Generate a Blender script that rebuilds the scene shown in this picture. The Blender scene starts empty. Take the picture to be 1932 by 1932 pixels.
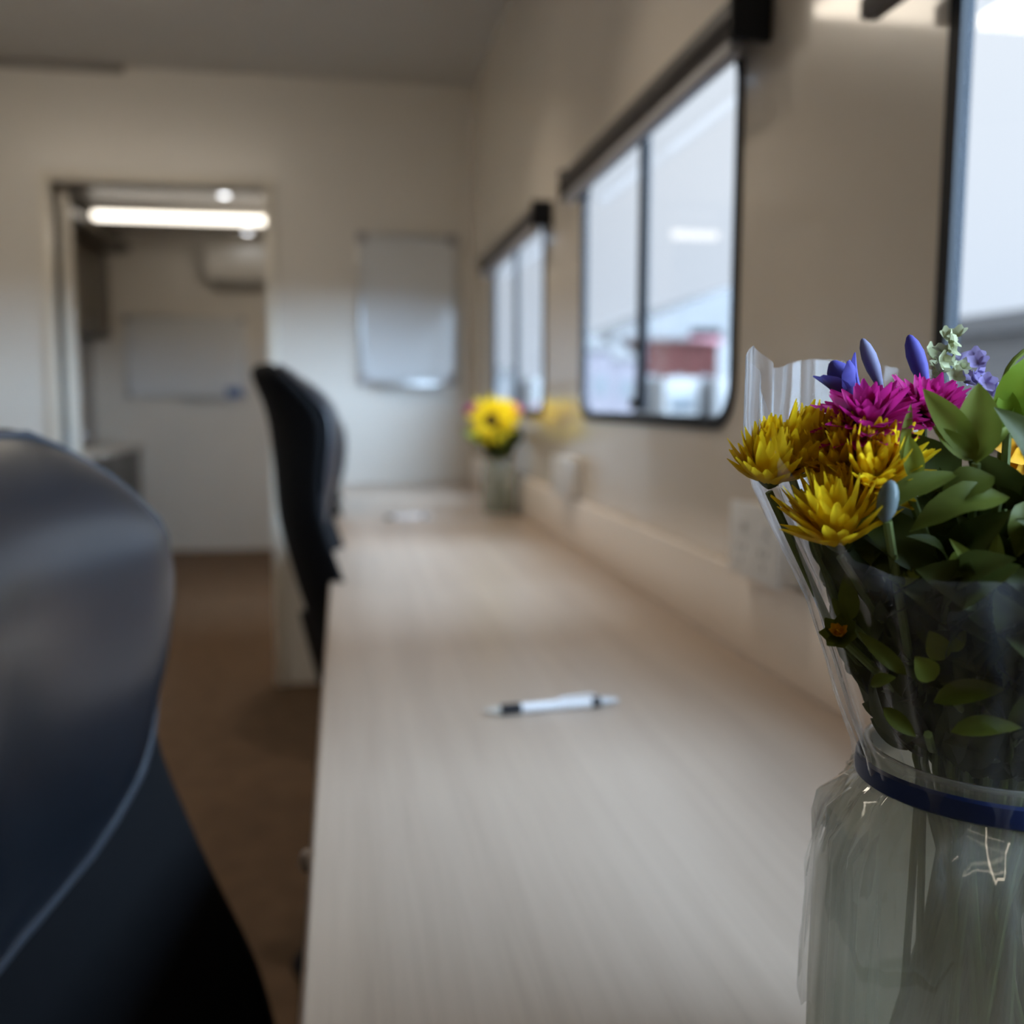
import bpy, bmesh, math, random
from mathutils import Vector, Matrix, Quaternion

PI = math.pi
C = bpy.context.scene.collection
sc = bpy.context.scene
FLOOR = 0.0
EYE = 1.151

# ------------------------------------------------------------------ camera
cam_d = bpy.data.cameras.new('camera')
cam = bpy.data.objects.new('camera', cam_d)
C.objects.link(cam)
YAW, PITCH, ROLL = 0.1705, 0.1118, 0.0023
fw = Vector((math.sin(YAW) * math.cos(PITCH), math.cos(YAW) * math.cos(PITCH), -math.sin(PITCH)))
rt = Vector((math.cos(YAW), -math.sin(YAW), 0))
up = rt.cross(fw)
r2 = rt * math.cos(ROLL) + up * math.sin(ROLL)
u2 = -rt * math.sin(ROLL) + up * math.cos(ROLL)
M = Matrix((r2, u2, -fw)).transposed().to_4x4()
M.translation = Vector((0, 0, EYE))
cam.matrix_world = M
cam_d.sensor_fit = 'HORIZONTAL'
cam_d.sensor_width = 36
cam_d.lens = 1833.6 / 1932 * 36
cam_d.clip_start = 0.02
cam_d.clip_end = 600
cam_d.dof.use_dof = True
cam_d.dof.focus_distance = 0.385
cam_d.dof.aperture_fstop = cam_d.lens / 6.6
cam_d.dof.aperture_blades = 0
sc.camera = cam

# ------------------------------------------------------------------ world, sun, exposure
w = bpy.data.worlds.new('overcast')
sc.world = w
w.use_nodes = True
nt = w.node_tree
nt.nodes.clear()
wo = nt.nodes.new('ShaderNodeOutputWorld')
wb = nt.nodes.new('ShaderNodeBackground')
tc = nt.nodes.new('ShaderNodeTexCoord')
sp = nt.nodes.new('ShaderNodeSeparateXYZ')
cr = nt.nodes.new('ShaderNodeValToRGB')
nz = nt.nodes.new('ShaderNodeTexNoise')
nz.inputs['Scale'].default_value = 2.2
nz.inputs['Detail'].default_value = 3
ad = nt.nodes.new('ShaderNodeMath'); ad.operation = 'MULTIPLY_ADD'
ad.inputs[1].default_value = 0.22
ad.inputs[2].default_value = -0.11
ad2 = nt.nodes.new('ShaderNodeMath'); ad2.operation = 'ADD'
nt.links.new(tc.outputs['Generated'], sp.inputs[0])
nt.links.new(tc.outputs['Generated'], nz.inputs['Vector'])
nt.links.new(nz.outputs['Fac'], ad.inputs[0])
nt.links.new(sp.outputs['Z'], ad2.inputs[0])
nt.links.new(ad.outputs[0], ad2.inputs[1])
nt.links.new(ad2.outputs[0], cr.inputs[0])
e = cr.color_ramp.elements
e[0].position = 0.0; e[0].color = (0.60, 0.69, 0.83, 1)
e[1].position = 0.35; e[1].color = (0.74, 0.79, 0.87, 1)
nt.links.new(cr.outputs[0], wb.inputs['Color'])
wb.inputs['Strength'].default_value = 1.18
nt.links.new(wb.outputs[0], wo.inputs[0])

sun_d = bpy.data.lights.new('sun', 'SUN')
sun = bpy.data.objects.new('sun', sun_d)
C.objects.link(sun)
sun_d.energy = 46.0
sun_d.angle = math.radians(105)
sun_d.color = (0.55, 0.75, 1.0)
sun.rotation_euler = Vector((-0.46, 0.80, -0.38)).to_track_quat('-Z', 'Y').to_euler()
sun.location = (8, -5, 6)

vs = sc.view_settings
vs.view_transform = 'Standard'
vs.look = 'None'
vs.gamma = 1
vs.exposure = 0.10
vs.use_curve_mapping = False
sc.cycles.max_bounces = 10
sc.cycles.diffuse_bounces = 5
sc.cycles.glossy_bounces = 4
sc.cycles.transparent_max_bounces = 24
sc.cycles.transmission_bounces = 6
sc.cycles.caustics_reflective = False
sc.cycles.caustics_refractive = False
sc.cycles.sample_clamp_indirect = 4.0

# ------------------------------------------------------------------ materials
def lin(c):
    return tuple(((v / 255) / 12.92 if v / 255 <= 0.04045 else ((v / 255 + 0.055) / 1.055) ** 2.4) for v in c)

def setin(n, name, v):
    if name in n.inputs:
        n.inputs[name].default_value = v

def mat(name, col, rough=0.5, spec=0.5, metal=0.0, noise=0.06, nscale=30.0, coat=0.0, bump=0.0, bscale=200.0,
        emit=None, estr=0.0, stretch=None, sheen=0.0, coatrough=0.05, subsurf=0.0):
    m = bpy.data.materials.new(name)
    m.use_nodes = True
    t = m.node_tree
    b = t.nodes['Principled BSDF']
    b.inputs['Roughness'].default_value = rough
    setin(b, 'Specular IOR Level', spec)
    b.inputs['Metallic'].default_value = metal
    setin(b, 'Coat Weight', coat)
    setin(b, 'Coat Roughness', coatrough)
    setin(b, 'Sheen Weight', sheen)
    c = t.nodes.new('ShaderNodeTexCoord')
    mp = t.nodes.new('ShaderNodeMapping')
    if stretch:
        mp.inputs['Scale'].default_value = stretch
    t.links.new(c.outputs['Object'], mp.inputs['Vector'])
    n = t.nodes.new('ShaderNodeTexNoise')
    n.inputs['Scale'].default_value = nscale
    n.inputs['Detail'].default_value = 4
    t.links.new(mp.outputs[0], n.inputs['Vector'])
    r = t.nodes.new('ShaderNodeValToRGB')
    r.color_ramp.elements[0].position = 0.3
    r.color_ramp.elements[1].position = 0.7
    r.color_ramp.elements[0].color = tuple(v * (1 - noise) for v in col) + (1,)
    r.color_ramp.elements[1].color = tuple(min(1, v * (1 + noise)) for v in col) + (1,)
    t.links.new(n.outputs['Fac'], r.inputs[0])
    t.links.new(r.outputs[0], b.inputs['Base Color'])
    if bump > 0:
        n2 = t.nodes.new('ShaderNodeTexNoise')
        n2.inputs['Scale'].default_value = bscale
        bp = t.nodes.new('ShaderNodeBump')
        bp.inputs['Strength'].default_value = bump
        bp.inputs['Distance'].default_value = 0.002
        t.links.new(c.outputs['Object'], n2.inputs['Vector'])
        t.links.new(n2.outputs['Fac'], bp.inputs['Height'])
        t.links.new(bp.outputs[0], b.inputs['Normal'])
    if emit:
        b.inputs['Emission Color'].default_value = tuple(emit) + (1,)
        b.inputs['Emission Strength'].default_value = estr
    return m

def thin(name, tint, refl_rough=0.0, haze=0.0, hazecol=(0.8, 0.82, 0.85), edge=0.0, ior=1.45, gmax=1.0):
    """thin clear sheet: transparent + fresnel reflection + a little haze"""
    m = bpy.data.materials.new(name)
    m.use_nodes = True
    t = m.node_tree
    t.nodes.clear()
    o = t.nodes.new('ShaderNodeOutputMaterial')
    tr = t.nodes.new('ShaderNodeBsdfTransparent'); tr.inputs[0].default_value = tuple(tint) + (1,)
    gl = t.nodes.new('ShaderNodeBsdfGlossy'); gl.inputs['Roughness'].default_value = refl_rough
    fr = t.nodes.new('ShaderNodeFresnel'); fr.inputs['IOR'].default_value = ior
    ge = t.nodes.new('ShaderNodeNewGeometry')      # same reflection seen from either side of the sheet
    mi = t.nodes.new('ShaderNodeMath'); mi.operation = 'MULTIPLY_ADD'
    mi.inputs[1].default_value = 1.0 / ior - ior; mi.inputs[2].default_value = ior
    t.links.new(ge.outputs['Backfacing'], mi.inputs[0]); t.links.new(mi.outputs[0], fr.inputs['IOR'])
    df = t.nodes.new('ShaderNodeBsdfDiffuse'); df.inputs[0].default_value = tuple(hazecol) + (1,)
    tl = t.nodes.new('ShaderNodeBsdfTranslucent'); tl.inputs[0].default_value = tuple(hazecol) + (1,)
    md = t.nodes.new('ShaderNodeMixShader'); md.inputs[0].default_value = 0.5
    t.links.new(df.outputs[0], md.inputs[1]); t.links.new(tl.outputs[0], md.inputs[2])
    m1 = t.nodes.new('ShaderNodeMixShader')
    lw = t.nodes.new('ShaderNodeLayerWeight'); lw.inputs[0].default_value = 0.35
    ma = t.nodes.new('ShaderNodeMath'); ma.operation = 'MULTIPLY_ADD'
    ma.inputs[1].default_value = edge; ma.inputs[2].default_value = haze
    ma.use_clamp = True
    t.links.new(lw.outputs['Facing'], ma.inputs[0])
    t.links.new(ma.outputs[0], m1.inputs[0])
    t.links.new(tr.outputs[0], m1.inputs[1]); t.links.new(md.outputs[0], m1.inputs[2])
    m2 = t.nodes.new('ShaderNodeMixShader')
    mg = t.nodes.new('ShaderNodeMath'); mg.operation = 'MULTIPLY'; mg.inputs[1].default_value = gmax
    t.links.new(fr.outputs[0], mg.inputs[0])
    t.links.new(mg.outputs[0], m2.inputs[0])
    t.links.new(m1.outputs[0], m2.inputs[1]); t.links.new(gl.outputs[0], m2.inputs[2])
    t.links.new(m2.outputs[0], o.inputs[0])
    return m

def wood(name, c1, c2, rough):
    m = bpy.data.materials.new(name)
    m.use_nodes = True
    t = m.node_tree
    b = t.nodes['Principled BSDF']
    b.inputs['Roughness'].default_value = rough
    setin(b, 'Specular IOR Level', 0.55)
    c = t.nodes.new('ShaderNodeTexCoord')
    mp = t.nodes.new('ShaderNodeMapping'); mp.inputs['Scale'].default_value = (34, 1.3, 10)
    n = t.nodes.new('ShaderNodeTexNoise'); n.inputs['Scale'].default_value = 1.0; n.inputs['Detail'].default_value = 6
    n.inputs['Distortion'].default_value = 0.6
    mp2 = t.nodes.new('ShaderNodeMapping'); mp2.inputs['Scale'].default_value = (190, 7, 10)
    n2 = t.nodes.new('ShaderNodeTexNoise'); n2.inputs['Scale'].default_value = 1.0; n2.inputs['Detail'].default_value = 3
    ad = t.nodes.new('ShaderNodeMath'); ad.operation = 'MULTIPLY_ADD'; ad.inputs[1].default_value = 0.45
    r = t.nodes.new('ShaderNodeValToRGB')
    r.color_ramp.elements[0].position = 0.42; r.color_ramp.elements[0].color = c1 + (1,)
    r.color_ramp.elements[1].position = 0.98; r.color_ramp.elements[1].color = c2 + (1,)
    t.links.new(c.outputs['Object'], mp.inputs[0]); t.links.new(c.outputs['Object'], mp2.inputs[0])
    t.links.new(mp.outputs[0], n.inputs['Vector']); t.links.new(mp2.outputs[0], n2.inputs['Vector'])
    t.links.new(n2.outputs['Fac'], ad.inputs[0]); t.links.new(n.outputs['Fac'], ad.inputs[2])
    t.links.new(ad.outputs[0], r.inputs[0]); t.links.new(r.outputs[0], b.inputs['Base Color'])
    return m

def leafmat(name, c1, c2, rough=0.42, trans=0.3):
    m = bpy.data.materials.new(name)
    m.use_nodes = True
    t = m.node_tree
    b = t.nodes['Principled BSDF']
    o = t.nodes['Material Output']
    b.inputs['Roughness'].default_value = rough
    setin(b, 'Specular IOR Level', 0.15)
    c = t.nodes.new('ShaderNodeTexCoord')
    n = t.nodes.new('ShaderNodeTexNoise'); n.inputs['Scale'].default_value = 60; n.inputs['Detail'].default_value = 3
    r = t.nodes.new('ShaderNodeValToRGB')
    r.color_ramp.elements[0].position = 0.3; r.color_ramp.elements[0].color = c1 + (1,)
    r.color_ramp.elements[1].position = 0.7; r.color_ramp.elements[1].color = c2 + (1,)
    t.links.new(c.outputs['Object'], n.inputs['Vector']); t.links.new(n.outputs['Fac'], r.inputs[0])
    t.links.new(r.outputs[0], b.inputs['Base Color'])
    tl = t.nodes.new('ShaderNodeBsdfTranslucent')
    t.links.new(r.outputs[0], tl.inputs[0])
    mx = t.nodes.new('ShaderNodeMixShader'); mx.inputs[0].default_value = trans
    t.links.new(b.outputs[0], mx.inputs[1]); t.links.new(tl.outputs[0], mx.inputs[2])
    t.links.new(mx.outputs[0], o.inputs[0])
    return m

MT = {}
MT['wall'] = mat('cream_panel', (0.70, 0.665, 0.61), 0.30, 0.45, noise=0.015, nscale=4, coat=0.12, coatrough=0.25)
MT['wall_r'] = mat('beige_gloss_panel', (0.71, 0.635, 0.54), 0.25, 0.5, noise=0.015, nscale=4, coat=0.6, coatrough=0.06)
MT['ceiling'] = mat('ceiling_panel', (0.52, 0.50, 0.47), 0.35, 0.5, noise=0.015, nscale=4)
MT['floor'] = mat('brown_vinyl', (0.140, 0.086, 0.050), 0.8, 0.2, noise=0.14, nscale=14, stretch=(1, 1, 1))
MT['trim'] = mat('cream_trim', (0.74, 0.69, 0.60), 0.3, 0.5, noise=0.02)
MT['oak'] = wood('pale_oak_laminate', (0.385, 0.302, 0.236), (0.49, 0.392, 0.310), 0.33)
MT['upstand'] = mat('pale_laminate', (0.90, 0.81, 0.72), 0.35, 0.5, noise=0.03, nscale=3, stretch=(1, .05, 1))
MT['white'] = mat('white_plastic', (0.78, 0.77, 0.75), 0.35, 0.5, noise=0.02)
MT['whitebd'] = mat('whiteboard_enamel', (0.66, 0.68, 0.70), 0.18, 0.5, noise=0.01, nscale=3, coat=0.3)
MT['alu'] = mat('aluminium', (0.55, 0.55, 0.55), 0.35, 0.5, metal=0.8, noise=0.03)
MT['chrome'] = mat('chrome', (0.7, 0.7, 0.72), 0.15, 0.5, metal=1.0, noise=0.02)
MT['blackframe'] = mat('black_window_frame', (0.010, 0.012, 0.016), 0.55, 0.25, noise=0.05)
MT['slate'] = mat('slate_window_frame', (0.010, 0.014, 0.020), 0.6, 0.2, noise=0.05)
MT['blind'] = mat('dark_brown_blind', (0.055, 0.046, 0.042), 0.45, 0.5, noise=0.05)
MT['blindfab'] = mat('grey_brown_blind_fabric', (0.11, 0.095, 0.088), 0.7, 0.3, noise=0.05, bump=0.2)
MT['rail'] = mat('grey_rail', (0.36, 0.35, 0.36), 0.4, 0.5, noise=0.03)
MT['cab'] = mat('dark_cabinet', (0.085, 0.07, 0.05), 0.4, 0.5, noise=0.08, nscale=20)
MT['cab2'] = mat('charcoal_cabinet', (0.055, 0.052, 0.05), 0.4, 0.5, noise=0.06, nscale=20)
MT['ctop'] = mat('cream_counter', (0.55, 0.51, 0.45), 0.35, 0.5, noise=0.03)
MT['splash'] = mat('taupe_splashback', (0.24, 0.22, 0.20), 0.35, 0.5, noise=0.04)
MT['leather'] = mat('blue_black_leather', (0.009, 0.012, 0.018), 0.30, 0.80, noise=0.08, nscale=60, bump=0.12, bscale=420)
MT['fabric'] = mat('black_chair_fabric', (0.006, 0.0065, 0.008), 0.85, 0.15, noise=0.1, nscale=200, bump=0.2, bscale=500)
MT['piping'] = mat('slate_piping', (0.036, 0.041, 0.053), 0.45, 0.5, noise=0.05)
MT['blackpl'] = mat('black_plastic', (0.012, 0.012, 0.013), 0.45, 0.4, noise=0.05)
MT['penwhite'] = mat('pen_white', (0.78, 0.77, 0.78), 0.3, 0.5, noise=0.01)
MT['rubber'] = mat('black_rubber', (0.012, 0.012, 0.016), 0.6, 0.3, noise=0.05)
MT['band'] = mat('blue_rubber_band', (0.003, 0.016, 0.085), 0.5, 0.4, noise=0.06, nscale=80)
MT['ac'] = mat('white_aircon', (0.74, 0.72, 0.68), 0.4, 0.5, noise=0.01)
MT['acdark'] = mat('grey_louvre', (0.32, 0.31, 0.29), 0.5, 0.4, noise=0.02)
MT['bluepl'] = mat('blue_eraser', (0.03, 0.10, 0.30), 0.5, 0.4, noise=0.05)
MT['tube'] = mat('lit_diffuser', (0.9, 0.88, 0.84), 0.5, 0.3, noise=0.0, emit=(1.0, 0.92, 0.80), estr=3)
MT['tube2'] = mat('lit_diffuser_dim', (0.9, 0.88, 0.84), 0.5, 0.3, noise=0.0, emit=(1.0, 0.88, 0.72), estr=10.2)
MT['tube3'] = mat('lit_diffuser_warm', (0.9, 0.88, 0.84), 0.5, 0.3, noise=0.0, emit=(1.0, 0.86, 0.66), estr=6)
MT['tube4'] = mat('hidden_fill_diffuser', (0.9, 0.88, 0.84), 0.5, 0.3, noise=0.0, emit=(1.0, 0.88, 0.72), estr=58)  # glow of the added fill batten behind the partition
MT['led'] = mat('led_lens', (0.9, 0.9, 0.9), 0.4, 0.3, noise=0.0, emit=(0.93, 0.96, 1.0), estr=9)
MT['pane'] = thin('window_glass', (0.97, 0.98, 0.98), 0.0, 0.0, ior=1.5, gmax=0.6)
MT['film'] = thin('cellophane', (0.97, 0.97, 0.98), 0.06, 0.004, (0.80, 0.82, 0.86), edge=0.22, ior=1.33)
MT['tail'] = thin('cellophane_tail', (0.95, 0.96, 0.96), 0.035, 0.11, (0.80, 0.77, 0.71), edge=0.30, ior=1.75)
MT['jar'] = thin('jar_glass', (0.93, 0.95, 0.93), 0.05, 0.20, (0.84, 0.81, 0.70), edge=0.36, ior=1.5)
MT['water'] = thin('water', (0.90, 0.93, 0.90), 0.02, 0.05, (0.5, 0.55, 0.48), edge=0.1, ior=1.33)
MT['yellow'] = leafmat('yellow_petals', (0.78, 0.53, 0.010), (0.95, 0.72, 0.03), 0.6, 0.5)
MT['orange'] = leafmat('orange_petals', (0.62, 0.29, 0.008), (0.78, 0.42, 0.012), 0.6)
MT['magenta'] = leafmat('magenta_petals', (0.42, 0.012, 0.17), (0.62, 0.035, 0.30), 0.6, 0.45)
MT['indigo'] = leafmat('indigo_petals', (0.085, 0.075, 0.34), (0.14, 0.13, 0.46), 0.55)
MT['mauve'] = leafmat('mauve_petals', (0.20, 0.20, 0.33), (0.30, 0.30, 0.44), 0.55)
MT['cream'] = leafmat('cream_petals', (0.42, 0.44, 0.24), (0.58, 0.60, 0.42), 0.6)
MT['lilac'] = leafmat('lilac_petals', (0.30, 0.24, 0.48), (0.42, 0.36, 0.60), 0.6)
MT['brown'] = mat('flower_eye', (0.03, 0.014, 0.006), 0.9, 0.1, noise=0.3, nscale=300)
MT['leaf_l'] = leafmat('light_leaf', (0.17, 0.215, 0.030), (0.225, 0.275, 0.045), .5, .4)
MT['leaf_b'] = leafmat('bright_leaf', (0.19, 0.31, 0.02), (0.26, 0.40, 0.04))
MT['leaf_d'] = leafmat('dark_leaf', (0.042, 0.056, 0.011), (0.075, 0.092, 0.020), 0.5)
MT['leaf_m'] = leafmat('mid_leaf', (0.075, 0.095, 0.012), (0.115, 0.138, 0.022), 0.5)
MT['stem'] = leafmat('stem_green', (0.17, 0.22, 0.07), (0.25, 0.31, 0.12), 0.5, .4)
MT['silver'] = leafmat('silver_bud', (0.14, 0.18, 0.18), (0.24, 0.28, 0.29), 0.2)
MT['asphalt'] = mat('pale_yard_ground', (0.07, 0.07, 0.074), 0.9, 0.1, noise=0.1, nscale=0.4)
MT['brick'] = mat('red_brick', (0.046, 0.0145, 0.0125), 0.9, 0.1, noise=0.2, nscale=1.2)
MT['shed'] = mat('grey_steel_cladding', (0.150, 0.142, 0.138), 0.6, 0.3, noise=0.03, nscale=0.3)
MT['shedroof'] = mat('slate_roof', (0.120, 0.112, 0.108), 0.7, 0.3, noise=0.05, nscale=0.5)
MT['housew'] = mat('pale_house_wall', (0.115, 0.10, 0.11), 0.8, 0.2, noise=0.1, nscale=0.6)
MT['vanw'] = mat('white_caravan', (0.165, 0.155, 0.148), 0.6, 0.5, noise=0.02, nscale=2)
MT['sign'] = mat('red_sign', (0.26, 0.12, 0.13), 0.6, 0.2, noise=0.1)
MT['darkglass'] = mat('dark_glass', (0.04, 0.045, 0.05), 0.3, 0.5, noise=0.1)
MT['tyre'] = mat('tyre', (0.02, 0.02, 0.02), 0.8, 0.2, noise=0.1)

# ------------------------------------------------------------------ geometry helpers
def NB():
    return bmesh.new()

def box(bm, lo, hi, bev=0.0, seg=2, rot=None, piv=None):
    lo = Vector(lo); hi = Vector(hi)
    g = bmesh.ops.create_cube(bm, size=1.0)
    vs_ = g['verts']
    for v in vs_:
        v.co = Vector((lo[i] + (v.co[i] + 0.5) * (hi[i] - lo[i]) for i in range(3)))
    if rot is not None:
        p = Vector(piv) if piv is not None else (lo + hi) / 2
        for v in vs_:
            v.co = p + rot @ (v.co - p)
    if bev > 0:
        es = set()
        for v in vs_:
            for ed in v.link_edges:
                es.add(ed)
        bmesh.ops.bevel(bm, geom=list(es), offset=bev, segments=seg, affect='EDGES', profile=0.5)
    return bm

def tube(bm, pts, r, n=10, cap=True, closed=False):
    pts = [Vector(p) for p in pts]
    if not isinstance(r, (list, tuple)):
        r = [r] * len(pts)
    rings = []
    N = len(pts)
    prev = None
    for i, p in enumerate(pts):
        if closed:
            d = pts[(i + 1) % N] - pts[i - 1]
        else:
            d = pts[min(i + 1, N - 1)] - pts[max(i - 1, 0)]
        d.normalize()
        if prev is None:
            a = Vector((0, 0, 1)) if abs(d.z) < 0.9 else Vector((1, 0, 0))
            a = (a - d * a.dot(d)).normalized()
        else:
            a = (prev - d * prev.dot(d)).normalized()
        prev = a
        b = d.cross(a)
        rings.append([bm.verts.new(p + (a * math.cos(2 * PI * k / n) + b * math.sin(2 * PI * k / n)) * r[i]) for k in range(n)])
    rng = range(N) if closed else range(N - 1)
    for i in rng:
        A = rings[i]; B = rings[(i + 1) % N]
        for k in range(n):
            bm.faces.new((A[k], A[(k + 1) % n], B[(k + 1) % n], B[k]))
    if cap and not closed:
        bm.faces.new(list(reversed(rings[0])))
        bm.faces.new(rings[-1])
    return bm

def lathe(bm, prof, cx=0, cy=0, n=48, rib=0.0, nrib=0, ribz=None, cap0=False, cap1=False):
    """prof: (r, z) list"""
    rings = []
    for (r, z) in prof:
        ring = []
        for k in range(n):
            a = 2 * PI * k / n
            rr = r
            if rib and (ribz is None or ribz[0] < z < ribz[1]):
                rr = r + rib * math.cos(a * nrib)
            ring.append(bm.verts.new((cx + rr * math.cos(a), cy + rr * math.sin(a), z)))
        rings.append(ring)
    for i in range(len(rings) - 1):
        A, B = rings[i], rings[i + 1]
        for k in range(n):
            bm.faces.new((A[k], A[(k + 1) % n], B[(k + 1) % n], B[k]))
    if cap0:
        bm.faces.new(list(reversed(rings[0])))
    if cap1:
        bm.faces.new(rings[-1])
    return bm

def ellipsoid(bm, c, rx, ry, rz, rot=None, u=14, v=9):
    g = bmesh.ops.create_uvsphere(bm, u_segments=u, v_segments=v, radius=1.0)
    c = Vector(c)
    for q in g['verts']:
        p = Vector((q.co.x * rx, q.co.y * ry, q.co.z * rz))
        q.co = c + (rot @ p if rot is not None else p)
    return bm

def obj(name, bm, m, parent=None, smooth=True, subsurf=0, solid=0.0, auto=True):
    bmesh.ops.recalc_face_normals(bm, faces=bm.faces)
    me = bpy.data.meshes.new(name)
    if smooth:
        for f in bm.faces:
            f.smooth = True
    if parent is not None:
        off = parent_world(parent)
        bmesh.ops.translate(bm, verts=bm.verts, vec=-off)
    bm.to_mesh(me)
    bm.free()
    o = bpy.data.objects.new(name, me)
    C.objects.link(o)
    mm = MT[m] if isinstance(m, str) else m
    me.materials.append(mm)
    if parent is not None:
        o.parent = parent
    if smooth and auto:
        try:
            me.set_sharp_from_angle(angle=math.radians(38))
        except Exception:
            pass
    if solid:
        s = o.modifiers.new('solid', 'SOLIDIFY'); s.thickness = solid; s.offset = 0
    if subsurf:
        s = o.modifiers.new('sub', 'SUBSURF'); s.levels = subsurf; s.render_levels = subsurf
    return o

def parent_world(p):
    v = Vector((0, 0, 0))
    while p is not None:
        v += p.location
        p = p.parent
    return v

def tag(o, label=None, cat=None, group=None, kind=None):
    if label: o['label'] = label
    if cat: o['category'] = cat
    if group: o['group'] = group
    if kind: o['kind'] = kind
    return o

def empty(name, loc, label=None, cat=None, group=None, kind=None):
    o = bpy.data.objects.new(name, None)
    o.empty_display_size = 0.05
    o.location = loc
    C.objects.link(o)
    return tag(o, label, cat, group, kind)

def struct(name, bm, m, label=None, cat=None, smooth=False):
    o = obj(name, bm, m, None, smooth)
    return tag(o, label, cat, None, 'structure')

def rrect(y0, y1, z0, z1, r, n=7):
    """rounded rectangle loop in (y, z)"""
    out = []
    for (cy, cz, a0) in ((y1 - r, z1 - r, 0), (y0 + r, z1 - r, PI / 2), (y0 + r, z0 + r, PI), (y1 - r, z0 + r, 1.5 * PI)):
        for k in range(n + 1):
            a = a0 + k / n * PI / 2
            out.append((cy + r * math.cos(a), cz + r * math.sin(a)))
    return out

def ring_x(bm, outer, inner, x0, x1):
    """ring between two equal-length loops, extruded along x"""
    n = len(outer)
    vo0 = [bm.verts.new((x0, a, b)) for a, b in outer]; vo1 = [bm.verts.new((x1, a, b)) for a, b in outer]
    vi0 = [bm.verts.new((x0, a, b)) for a, b in inner]; vi1 = [bm.verts.new((x1, a, b)) for a, b in inner]
    for k in range(n):
        j = (k + 1) % n
        bm.faces.new((vo0[k], vo0[j], vi0[j], vi0[k]))
        bm.faces.new((vo1[k], vi1[k], vi1[j], vo1[j]))
        bm.faces.new((vo0[k], vo1[k], vo1[j], vo0[j]))
        bm.faces.new((vi0[k], vi0[j], vi1[j], vi1[k]))
    return bm

def plate_x(bm, loop, x0, x1):
    a = [bm.verts.new((x0, y, z)) for y, z in loop]; b = [bm.verts.new((x1, y, z)) for y, z in loop]
    bm.faces.new(a); bm.faces.new(list(reversed(b)))
    n = len(loop)
    for k in range(n):
        bm.faces.new((a[k], b[k], b[(k + 1) % n], a[(k + 1) % n]))
    return bm

def interp(tab, x):
    if x <= tab[0][0]: return tab[0][1]
    for (a, va), (b, vb) in zip(tab, tab[1:]):
        if x <= b:
            t = (x - a) / (b - a)
            return va + (vb - va) * t
    return tab[-1][1]

def smooth_interp(tab, x):
    # catmull-like smoothing by averaging
    h = 0.03
    return (interp(tab, x - h) + 2 * interp(tab, x) + interp(tab, x + h)) / 4

# ------------------------------------------------------------------ room shell
WX = 0.527            # inner face of the window wall
LX = -1.87            # inner face of the opposite wall
YF = 3.99             # partition face
YB = 7.816            # end wall of the far room
YN = -1.9             # wall behind
ZC = 2.395
ZD = 0.821            # desk top

bm = NB(); box(bm, (LX - .06, YN - .06, -.08), (WX + .06, YB + .06, 0)); struct('floor', bm, 'floor')
bm = NB(); box(bm, (LX - .06, YN - .06, ZC), (WX + .06, YB + .06, ZC + .06)); struct('ceiling', bm, 'ceiling')
bm = NB(); box(bm, (LX - .06, YB, 0), (WX + .06, YB + .06, ZC)); struct('wall_end', bm, 'wall')
bm = NB(); box(bm, (LX - .06, YN - .06, 0), (WX + .06, YN, ZC)); struct('wall_rear', bm, 'wall')
bm = NB(); box(bm, (LX - .06, YN, 0), (LX, YB, ZC)); struct('wall_left', bm, 'wall')

WINS = [(-0.06, 0.790), (1.282, 2.128), (2.572, 3.436), (4.75, 5.60)]  # last opening is unseen, added to let daylight into the far room
WZ0, WZ1 = 1.132, 1.628
def window_wall():
    bm = NB()
    loops = [[(YN, 0), (YB, 0), (YB, ZC), (YN, ZC)]]
    for (a, b) in WINS:
        loops.append(rrect(a - .004, b + .004, WZ0 - .004, WZ1 + .004, .058))
    allv = []
    for x in (WX, WX + .008):
        edges = []
        vl = []
        for lp in loops:
            v = [bm.verts.new((x, y, z)) for y, z in lp]
            vl.append(v)
            for k in range(len(v)):
                edges.append(bm.edges.new((v[k], v[(k + 1) % len(v)])))
        bmesh.ops.triangle_fill(bm, use_beauty=True, edges=edges)
        allv.append(vl)
    for A, B in zip(*allv):
        n = len(A)
        for k in range(n):
            bm.faces.new((A[k], A[(k + 1) % n], B[(k + 1) % n], B[k]))
    return struct('wall_right', bm, 'wall_r')
window_wall()

# partition with doorway
DX0, DX1, DZ = -1.072, -0.290, 1.972
bm = NB()
box(bm, (LX, YF, 0), (DX0, YF + .06, ZC))
box(bm, (DX1, YF, 0), (WX, YF + .06, ZC))
box(bm, (DX0, YF, DZ), (DX1, YF + .06, ZC))
struct('wall_far', bm, 'wall')
# door casing
bm = NB()
box(bm, (DX0 - .036, YF - .014, 0), (DX0, YF + .074, DZ + .036), .003)
box(bm, (DX1, YF - .014, 0), (DX1 + .036, YF + .074, DZ + .036), .003)
box(bm, (DX0, YF - .014, DZ), (DX1, YF + .074, DZ + .036), .003)
struct('trim_1', bm, 'trim', smooth=True)
# dark joint strip at the top of the partition, left part
bm = NB(); box(bm, (LX, YF - .022, ZC - .026), (-0.79, YF, ZC), .004); struct('trim_2', bm, 'splash', smooth=True)
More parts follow.
